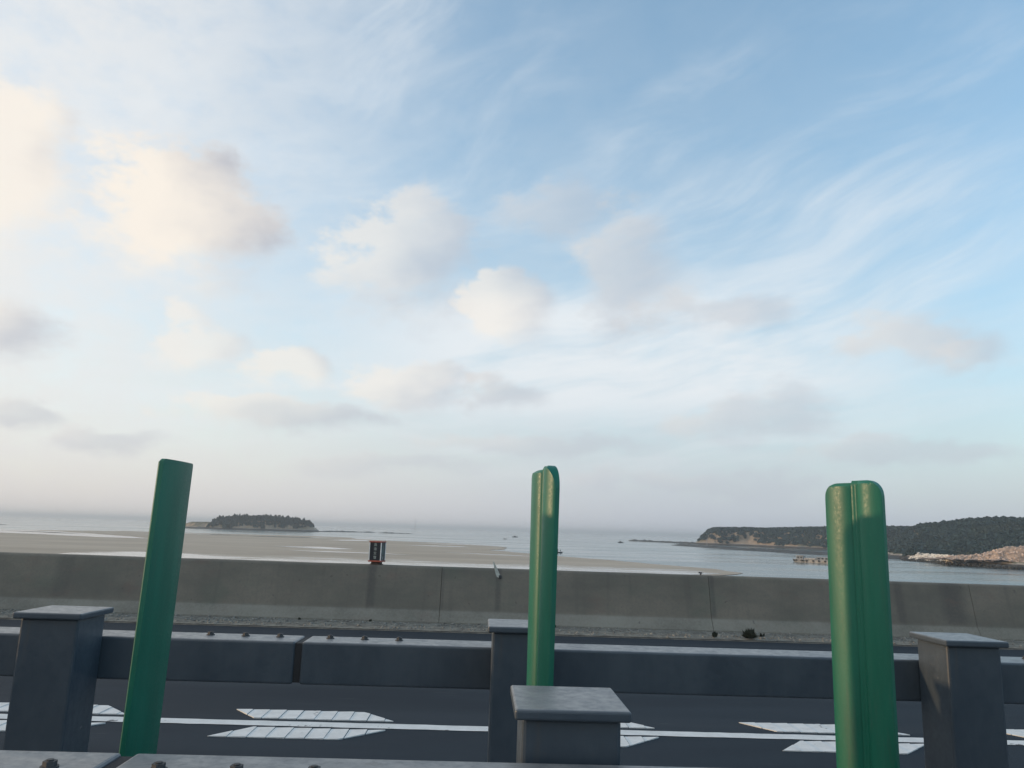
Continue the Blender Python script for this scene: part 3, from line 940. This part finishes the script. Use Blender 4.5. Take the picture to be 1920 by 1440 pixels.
# ------------------------------------------------------------------ median steel rails
hex_me = None
def bolt_mesh():
    bm = bmesh.new()
    tube_bm(bm, (0, 0, 0), (0, 0, .003), .020, seg=14)
    tube_bm(bm, (0, 0, .003), (0, 0, .014), .0150, seg=6)
    tube_bm(bm, (0, 0, .014), (0, 0, .017), .008, seg=8)
    return bmesh_to('bolt', bm)
BOLT = bolt_mesh()
POST = None
def rail(y_post, y_beam, xs_post, joints, dys_bolt, bolt_offs, label, drop=0.0):
    t = onbridge(empty('guard_rail', (0, y_post, .2), label, 'guard rail', 'steel guard rails of the median'))
    zb0, zb1 = .845 - .2, 1.04 - .2
    for x_ in xs_post:
        bm = bmesh.new(); box_bm(bm, -.127, .127, -.127, .127, .012, .945, .010, 2)
        po = link('post', bmesh_to('post', bm) if rail.post is None else rail.post, 'steel', t, (x_, 0, -drop))
        if rail.post is None: rail.post = po.data
        else: bm.free() if bm.is_valid else None
        if rail.cap is None:
            bm = bmesh.new(); box_bm(bm, -.149, .149, -.158, .158, .945, .972, .007, 3)
            for v in bm.verts:
                if v.co.z > .96: v.co.z += .006 * (1 - max(abs(v.co.x) / .149, abs(v.co.y) / .158))
            rail.cap = bmesh_to('cap', bm)
            bm = bmesh.new(); box_bm(bm, -.19, .19, -.17, .17, 0, .012)
            rail.foot = bmesh_to('base_plate', bm)
        link('cap', rail.cap, 'steel', po)
        link('base_plate', rail.foot, 'dark_steel', po)
    js = list(joints)
    for k in range(len(js) - 1):
        a, b_ = js[k] + .016, js[k + 1] - .016
        bo = box('beam', (a, b_, y_beam[0] - y_post, y_beam[1] - y_post, zb0, zb1), 'steel', t, .011, 3)
        for s_, x0 in ((1, a), (-1, b_)):
            for off in bolt_offs:
                for yy in dys_bolt:
                    if not (-6 < x0 + s_ * off < 6): continue
                    link('bolt', BOLT, 'dark_steel', bo, (x0 + s_ * off, yy - y_post, zb1 + .0005))
                    ob = link('bolt', BOLT, 'dark_steel', bo, (x0 + s_ * off, yy - y_post, zb0 - .0005))
                    ob.rotation_euler = (math.pi, 0, 0)
    for j in js[1:-1]:
        box('splice_sleeve', (j - .30, j + .30, y_beam[0] - y_post + .008, y_beam[1] - y_post - .008, zb0 + .008, zb1 - .008), 'gap_black', t)
rail.post = rail.cap = rail.foot = None
SP = 2.098
rail(3.778, (3.912, 4.135), [-1.905 + SP * k for k in (-2, -1, 0, 1, 2, 3)], [-.858 + 4.14 * k for k in (-2, -1, 0, 1, 2)], (4.055,), (.108, .278, .450),
     'grey steel rail of three square capped posts behind the green boards')
rail(2.228, (1.815, 2.045), [.247 + SP * k for k in (-2, -1, 0, 1, 2)], [-.835 + 4.14 * k for k in (-2, -1, 0, 1, 2)], (1.912,), (.105, .280, .455),
     'nearest grey steel rail with one stout capped post at the bottom edge', drop=.016)

# ------------------------------------------------------------------ green anti-glare boards
def board(x_, y_, face_deg, W_, lean, rtop, label, zt=1.822, twist=0.0, hand=1, dep=.020, step=.012, groove=.007):
    # face_deg: direction of the ribbed front, measured from the camera side (-Y) towards the left (-X)
    root = onbridge(empty('antiglare_board', (x_, y_, .2), label, 'anti-glare board', 'green anti-glare boards standing in the median'))
    z0, z1 = .70 - .2, zt - .2
    NSX, NZ = 84, 36
    bm = bmesh.new()
    fr, bk = [], []
    us = [-1 + 2 * i / NSX for i in range(NSX + 1)]
    def front_t(u_):                       # two leaves: the right one overlaps the left and carries a double groove
        if u_ < -.03:
            q_ = (-.03 - u_) / .97
            return .004 + dep * math.sin(math.pi * min(1, q_) ** .80) ** .62
        q_ = (u_ + .03) / 1.03
        t_ = .012 + (dep * math.sin(math.pi * min(1, (q_ - .22) / .78) ** .90) ** .70 if q_ > .22 else 0)
        for c_ in (.10, .19):
            t_ -= groove * math.exp(-((q_ - c_) / .022) ** 2)
        return t_
    H_ = z1 - z0
    for j in range(NZ + 1):
        # height rows bunch up at the rounded top
        rowf, rowb = [], []
        tj = 1 - (1 - j / NZ) ** 1.8
        for u_ in us:
            s_ = u_ * W_ / 2
            rr = rtop
            inset = W_ / 2 - abs(s_)
            Hs = H_ if u_ < -.03 else H_ + step
            zt_ = Hs if inset >= rr else Hs - rr + math.sqrt(max(0, rr * rr - (rr - inset) ** 2))
            zz = zt_ * tj
            tw = R(twist) * (1 - tj)
            ft = front_t(u_)
            edge_ = min(1, max(0, (Hs - zz) / .012)) if tj > .9 else 1
            for (lst, t_) in ((rowf, ft * (.35 + .65 * edge_)), (rowb, -.005 - .010 * (1 - u_ * u_))):
                x2, y2 = s_ * math.cos(tw) - t_ * math.sin(tw), s_ * math.sin(tw) + t_ * math.cos(tw)
                lst.append(bm.verts.new((x2 , -y2, z0 + zz)))
        fr.append(rowf); bk.append(rowb)
    for j in range(NZ):
        for i in range(NSX):
            bm.faces.new((fr[j][i], fr[j][i + 1], fr[j + 1][i + 1], fr[j + 1][i]))
            bm.faces.new((bk[j][i + 1], bk[j][i], bk[j + 1][i], bk[j + 1][i + 1]))
        bm.faces.new((bk[j][0], fr[j][0], fr[j + 1][0], bk[j + 1][0]))
        bm.faces.new((fr[j][-1], bk[j][-1], bk[j + 1][-1], fr[j + 1][-1]))
    for i in range(NSX):
        bm.faces.new((fr[-1][i], fr[-1][i + 1], bk[-1][i + 1], bk[-1][i]))
        bm.faces.new((bk[0][i], bk[0][i + 1], fr[0][i + 1], fr[0][i]))
    me = bmesh_to('blade', bm)
    me.polygons.foreach_set('use_smooth', [True] * len(me.polygons))
    bl = link('blade', me, 'green', root)
    try: me.set_sharp_from_angle(angle=R(32))
    except Exception: pass
    root.rotation_euler = (Matrix.Rotation(R(lean), 3, 'Y') @ Matrix.Rotation(-R(face_deg), 3, 'Z')).to_euler()
    box('stem', (-.03, .03, -.022, .012, .012, z0 + .02), 'steel', root, .004)
    box('base_plate', (-.08, .08, -.09, .07, 0, .012), 'dark_steel', root)
    return root
board(-1.198, 3.0, 95.5, .232, 1.0, .012, 'thin dark green anti-glare board seen edge-on with a square flat top, beside the left post', zt=1.816, step=0)
board(.231, 3.0, 73, .265, 0.15, .088, 'narrow glossy green anti-glare board with two rounded lobes behind the foreground post', twist=4, zt=1.836)
board(1.448, 3.0, 58, .246, -0.1, .062, 'wide glossy green anti-glare board with rounded top corners, beside the right square post', dep=.014, zt=1.828, step=.008, groove=.0015)

# ------------------------------------------------------------------ boats and people
def hull_mesh(L, B, Hh, sheer=.3, taper=.9):
    NL, NK = 12, 7
    v, f = [], []
    for i in range(NL + 1):
        t_ = i / NL
        w_ = B / 2 * (1 - max(0, (t_ - .45) / .55) ** 2.2 * taper) * (.82 + .18 * min(1, t_ / .3))
        zt_ = Hh * (1 + sheer * (t_ - .3) ** 2 * 2)
        for j in range(NK):
            a = (j / (NK - 1) - .5) * math.pi
            v.append((L * (t_ - .5), w_ * math.sin(a) , zt_ - (zt_ + .25 * Hh) * math.cos(a) ** .7 if 0 < j < NK - 1 else zt_))
    for i in range(NL):
        for j in range(NK - 1):
            a = i * NK + j
            f.append((a, a + 1, a + NK + 1, a + NK))
    f.append(tuple(range(NK))); f.append(tuple(reversed(range(NL * NK, NL * NK + NK))))
    # inner floor
    k = len(v)
    for i in range(NL + 1):
        o_ = v[i * NK]; e_ = v[i * NK + NK - 1]
        v.append((o_[0], o_[1] * .92, Hh * .35)); v.append((e_[0], e_[1] * .92, Hh * .35))
    for i in range(NL):
        a = k + i * 2
        f.append((a, a + 1, a + 3, a + 2))
    return pyd('hull', v, f)
def person(X, D, z, label, lean=0.0, rz=0.0, arm=0.6, h=1.68):
    J = {'pel': (0, 0, .52), 'che': (lean * .5, 0, .75), 'nek': (lean * .9, 0, .855), 'hd1': (lean, 0, .90), 'hd2': (lean * 1.05, 0, .975),
         'hl': (0, .055, .49), 'kl': (.03, .06, .27), 'al': (0, .07, .03), 'tl': (.07, .07, .01),
         'hr': (0, -.055, .49), 'kr': (.03, -.06, .27), 'ar': (0, -.07, .03), 'tr': (.07, -.07, .01),
         'sl': (lean * .8, .10, .80), 'el': (lean * .8 + .06 * arm, .14, .64), 'wl': (lean + .22 * arm, .10, .52 + .1 * arm),
         'sr': (lean * .8, -.10, .80), 'er': (lean * .8 + .06 * arm, -.14, .64), 'wr': (lean + .22 * arm, -.10, .52 + .1 * arm)}
    rad = {'pel': .075, 'che': .085, 'nek': .035, 'hd1': .05, 'hd2': .048, 'hl': .05, 'kl': .034, 'al': .024, 'tl': .018, 'hr': .05, 'kr': .034, 'ar': .024, 'tr': .018,
           'sl': .038, 'el': .025, 'wl': .018, 'sr': .038, 'er': .025, 'wr': .018}
    E_ = [('pel', 'che'), ('che', 'nek'), ('nek', 'hd1'), ('hd1', 'hd2'), ('pel', 'hl'), ('hl', 'kl'), ('kl', 'al'), ('al', 'tl'), ('pel', 'hr'), ('hr', 'kr'), ('kr', 'ar'), ('ar', 'tr'),
          ('che', 'sl'), ('sl', 'el'), ('el', 'wl'), ('che', 'sr'), ('sr', 'er'), ('er', 'wr')]
    ks = list(J); ix_ = {k: i for i, k in enumerate(ks)}
    me = bpy.data.meshes.new('person')
    me.from_pydata([tuple(c * h for c in J[k]) for k in ks], [(ix_[a], ix_[b_]) for a, b_ in E_], [])
    ob = bpy.data.objects.new('tmp', me); COL.objects.link(ob)
    ob.modifiers.new('skin', 'SKIN')
    for i, k in enumerate(ks):
        sv = me.skin_vertices[0].data[i]; sv.radius = (rad[k] * h * 1.35, rad[k] * h * 1.35); sv.use_root = (k == 'pel')
    md = ob.modifiers.new('sub', 'SUBSURF'); md.levels = md.render_levels = 1
    me2 = bpy.data.meshes.new_from_object(ob.evaluated_get(bpy.context.evaluated_depsgraph_get()))
    bpy.data.objects.remove(ob)
    o = link('person', me2, 'cloth_dark', None, smooth=True)
    o.location = vpos(X, D, z); o.rotation_euler = (0, 0, -YAW + rz)
    return tag(o, label, 'person', 'people out on the water')
def boat(X, D, L, B, Hh, rz, label, extra=None):
    t = empty('boat', vpos(X, D, SEA), label, 'boat', 'small boats on the bay', -YAW + rz)
    link('hull', hull_mesh(L, B, Hh), 'boat_dark', t, smooth=True)
    for bx_ in (-.22, .08):
        box('bench', (L * bx_, L * (bx_ + .06), -B * .42, B * .42, Hh * .75, Hh * .82), 'boat_dark', t)
    if extra == 'motor':
        bm = bmesh.new(); box_bm(bm, -L * .53, -L * .46, -.16, .16, Hh * .5, Hh * 1.5, .05); tube_bm(bm, (-L * .5, 0, -.2), (-L * .5, 0, Hh * .6), .06)
        link('outboard_motor', bmesh_to('outboard_motor', bm), 'boat_dark', t)
    if extra == 'cabin':
        bm = bmesh.new(); box_bm(bm, -L * .18, L * .12, -B * .3, B * .3, Hh * .9, Hh * 2.3, .06)
        c = link('cabin', bmesh_to('cabin', bm), 'boat_dark', t)
        bm = bmesh.new(); box_bm(bm, -L * .12, L * .06, -B * .305, B * .305, Hh * 1.6, Hh * 2.0)
        link('window', bmesh_to('window', bm), 'window_dark', c)
        bm = bmesh.new(); tube_bm(bm, (L * .2, 0, Hh), (L * .2, 0, Hh * 4.2), .06, .03); tube_bm(bm, (L * .2, 0, Hh * 3.9), (-L * .45, 0, Hh * 2.4), .03)
        link('mast', bmesh_to('mast', bm), 'boat_dark', t)
    return t
BX, BD = 24.9, 376.0
boat(BX, BD, 3.1, 1.3, .55, R(4), 'dark open boat carrying two people just right of the middle green board', 'motor')
person(BX - .75, BD, SEA + .25, 'dark figure standing at the left end of the open two-person boat', .05, R(20), .5)
person(BX + .62, BD - .05, SEA + .25, 'dark figure standing at the right end of the open two-person boat', .10, R(185), .9, 1.6)
boat(123.5, 860, 6.2, 2.0, .75, R(-6), 'dark boat with a short mast alone in open water left of the headland reef', 'cabin')
boat(11, 1150, 8.5, 2.4, .9, R(3), 'long dark boat far out, the farthest one left of the middle green board', 'cabin')
boat(-2.2, 870, 4.2, 1.5, .45, R(8), 'tiny low boat near the sand edge left of the middle green board', 'motor')
person(-3.2, 870, SEA + .17, 'tiny dark figure in the low boat near the sand edge', .10, R(10), .7)

# moored work barge
bg_ = empty('work_barge', vpos(133.5, 347.7, SEA), 'old pale work barge with tyre fenders moored beside the right green board', 'barge', None, -YAW + R(-38))
bm = bmesh.new(); box_bm(bm, -7, 11, -2.6, 2.6, -.5, 1.25, .12)
for v in bm.verts:
    if v.co.x < -6.5 and v.co.z < .3: v.co.x += 1.0
    v.co.z += .10 * math.sin(v.co.x * .6)
link('hull', bmesh_to('hull', bm), 'barge_hull', bg_)
bm = bmesh.new(); box_bm(bm, -7.02, 11.02, -2.68, 2.68, 1.12, 1.30, .03)
link('rubbing_strake', bmesh_to('rubbing_strake', bm), 'barge_cabin', bg_)
cb = box('cabin', (-5.6, -2.6, -1.7, 1.7, 1.28, 2.7), 'barge_cabin', bg_, .06)
box('roof', (-5.9, -2.3, -2.0, 2.0, 2.7, 2.82), 'barge_hull', cb, .03)
for xx in (-5.1, -3.8):
    box('window', (xx, xx + .7, -1.73, -1.69, 1.75, 2.4), 'window_dark', cb)
cb = box('deck_house', (3.2, 8.6, -1.9, 1.9, 1.28, 2.5), 'barge_cabin', bg_, .08)
for xx in (3.7, 5.3, 6.9):
    box('window', (xx, xx + .9, -1.93, -1.89, 1.6, 2.2), 'window_dark', cb)
box('tarpaulin', (-2.2, 2.6, -1.6, 1.6, 1.28, 1.9), 'barge_hull', bg_, .25, 3)
tyre_bm = bmesh.new()
for a in range(14):
    for b_ in range(6):
        th, ph = a / 14 * 6.2832, b_ / 6 * 6.2832
        tyre_bm.verts.new(((.30 + .12 * math.cos(ph)) * math.cos(th), .12 * math.sin(ph), (.30 + .12 * math.cos(ph)) * math.sin(th)))
tyre_bm.verts.ensure_lookup_table()
for a in range(14):
    for b_ in range(6):
        i0, i1, i2, i3 = a * 6 + b_, a * 6 + (b_ + 1) % 6, ((a + 1) % 14) * 6 + (b_ + 1) % 6, ((a + 1) % 14) * 6 + b_
        tyre_bm.faces.new([tyre_bm.verts[k] for k in (i0, i1, i2, i3)])
TY = bmesh_to('tyre_fender', tyre_bm)
for xx in (-6.3, -5.2, -3.0, -2.2, -.8, 2.0, 4.4, 7.0):
    link('tyre_fender', TY, 'tyre_rubber', bg_, (xx, -2.80, .75))
bm = bmesh.new()
for xx in (-6.6, -1.5, 3.0, 9.0): tube_bm(bm, (xx, -2.4, 1.25), (xx, -2.4, 2.3), .05)
tube_bm(bm, (-6.6, -2.4, 2.2), (9.0, -2.4, 2.2), .035)
link('hand_rail', bmesh_to('hand_rail', bm), 'barge_cabin', bg_)

# masts
def lattice(name, X, D, z, h, w_, mtl, label, arms=True):
    t = empty(name, vpos(X, D, z), label, 'mast')
    bm = bmesh.new()
    for sx_ in (-1, 1):
        for sy_ in (-1, 1):
            tube_bm(bm, (sx_ * w_, sy_ * w_, -.5), (sx_ * w_ * .25, sy_ * w_ * .25, h), w_ * .09, w_ * .06, 5)
    link('leg_frame', bmesh_to('leg_frame', bm), mtl, t)
    bm = bmesh.new()
    k = 7
    for i in range(k):
        a, b_ = i / k, (i + 1) / k
        wa, wb_ = w_ * (1 - .75 * a), w_ * (1 - .75 * b_)
        tube_bm(bm, (-wa, -wa, h * a), (wb_, -wb_, h * b_), w_ * .05, seg=4)
        tube_bm(bm, (wa, -wa, h * a), (wa, wa, h * a), w_ * .05, seg=4)
        tube_bm(bm, (-wa, -wa, h * a), (wa, -wa, h * a), w_ * .05, seg=4)
    link('bracing', bmesh_to('bracing', bm), mtl, t)
    if arms:
        bm = bmesh.new(); box_bm(bm, -w_ * .9, w_ * .9, -w_ * .3, w_ * .3, h * .93, h * 1.02, .02)
        link('platform', bmesh_to('platform', bm), mtl, t)
    return t
hz_ = float(interp2(xs, ys, H, 233.0, 915.0))
lattice('lattice_mast', 231.5, 915.0, SEA + hz_ - .3, 8.0, .9, 'mast_paint', 'pale lattice mast, taller of the two masts at the left end of the wooded headland')
hz_ = float(interp2(xs, ys, H, 240.5, 910.0))
t = empty('signal_post', vpos(240.0, 910.0, SEA + hz_ - .3), 'short dark signal post standing right of the pale lattice mast on the headland', 'post')
bm = bmesh.new(); tube_bm(bm, (0, 0, -.5), (0, 0, 6.4), .22, .16); link('pole', bmesh_to('pole', bm), 'boat_dark', t)
bm = bmesh.new(); box_bm(bm, -.7, .7, -.4, .4, 6.0, 7.0, .08); link('lamp_head', bmesh_to('lamp_head', bm), 'boat_dark', t)
lattice('sea_mast', -236, 2010, SEA - 2, 33, 1.9, 'mast_paint', 'faint thin mast standing in the sea far away on the horizon', False)

# ------------------------------------------------------------------ the bridge deck falls slightly to the right
bpy.context.view_layer.update()
TILT = Matrix.Rotation(math.atan(SLOPE), 4, 'Y')
for o in BRIDGE:
    o.matrix_basis = TILT @ o.matrix_basis

# ------------------------------------------------------------------ haze
def haze(density):
    mt = bpy.data.materials.new('haze'); mt.use_nodes = True
    t = mt.node_tree; t.nodes.clear()
    v = t.nodes.new('ShaderNodeVolumePrincipled'); o = t.nodes.new('ShaderNodeOutputMaterial')
    v.inputs['Color'].default_value = (.84, .93, 1.0, 1)
    v.inputs['Density'].default_value = density
    v.inputs['Anisotropy'].default_value = .2
    t.links.new(v.outputs[0], o.inputs['Volume'])
    bm = bmesh.new(); box_bm(bm, -26500, 26500, -3500, 26500, SEA - 3.0, 30)
    ob = link('haze', bmesh_to('haze', bm), mt); stuff(ob); far(ob, 0, 0, 0)
    ob.display_type = 'WIRE'
haze(.00023)
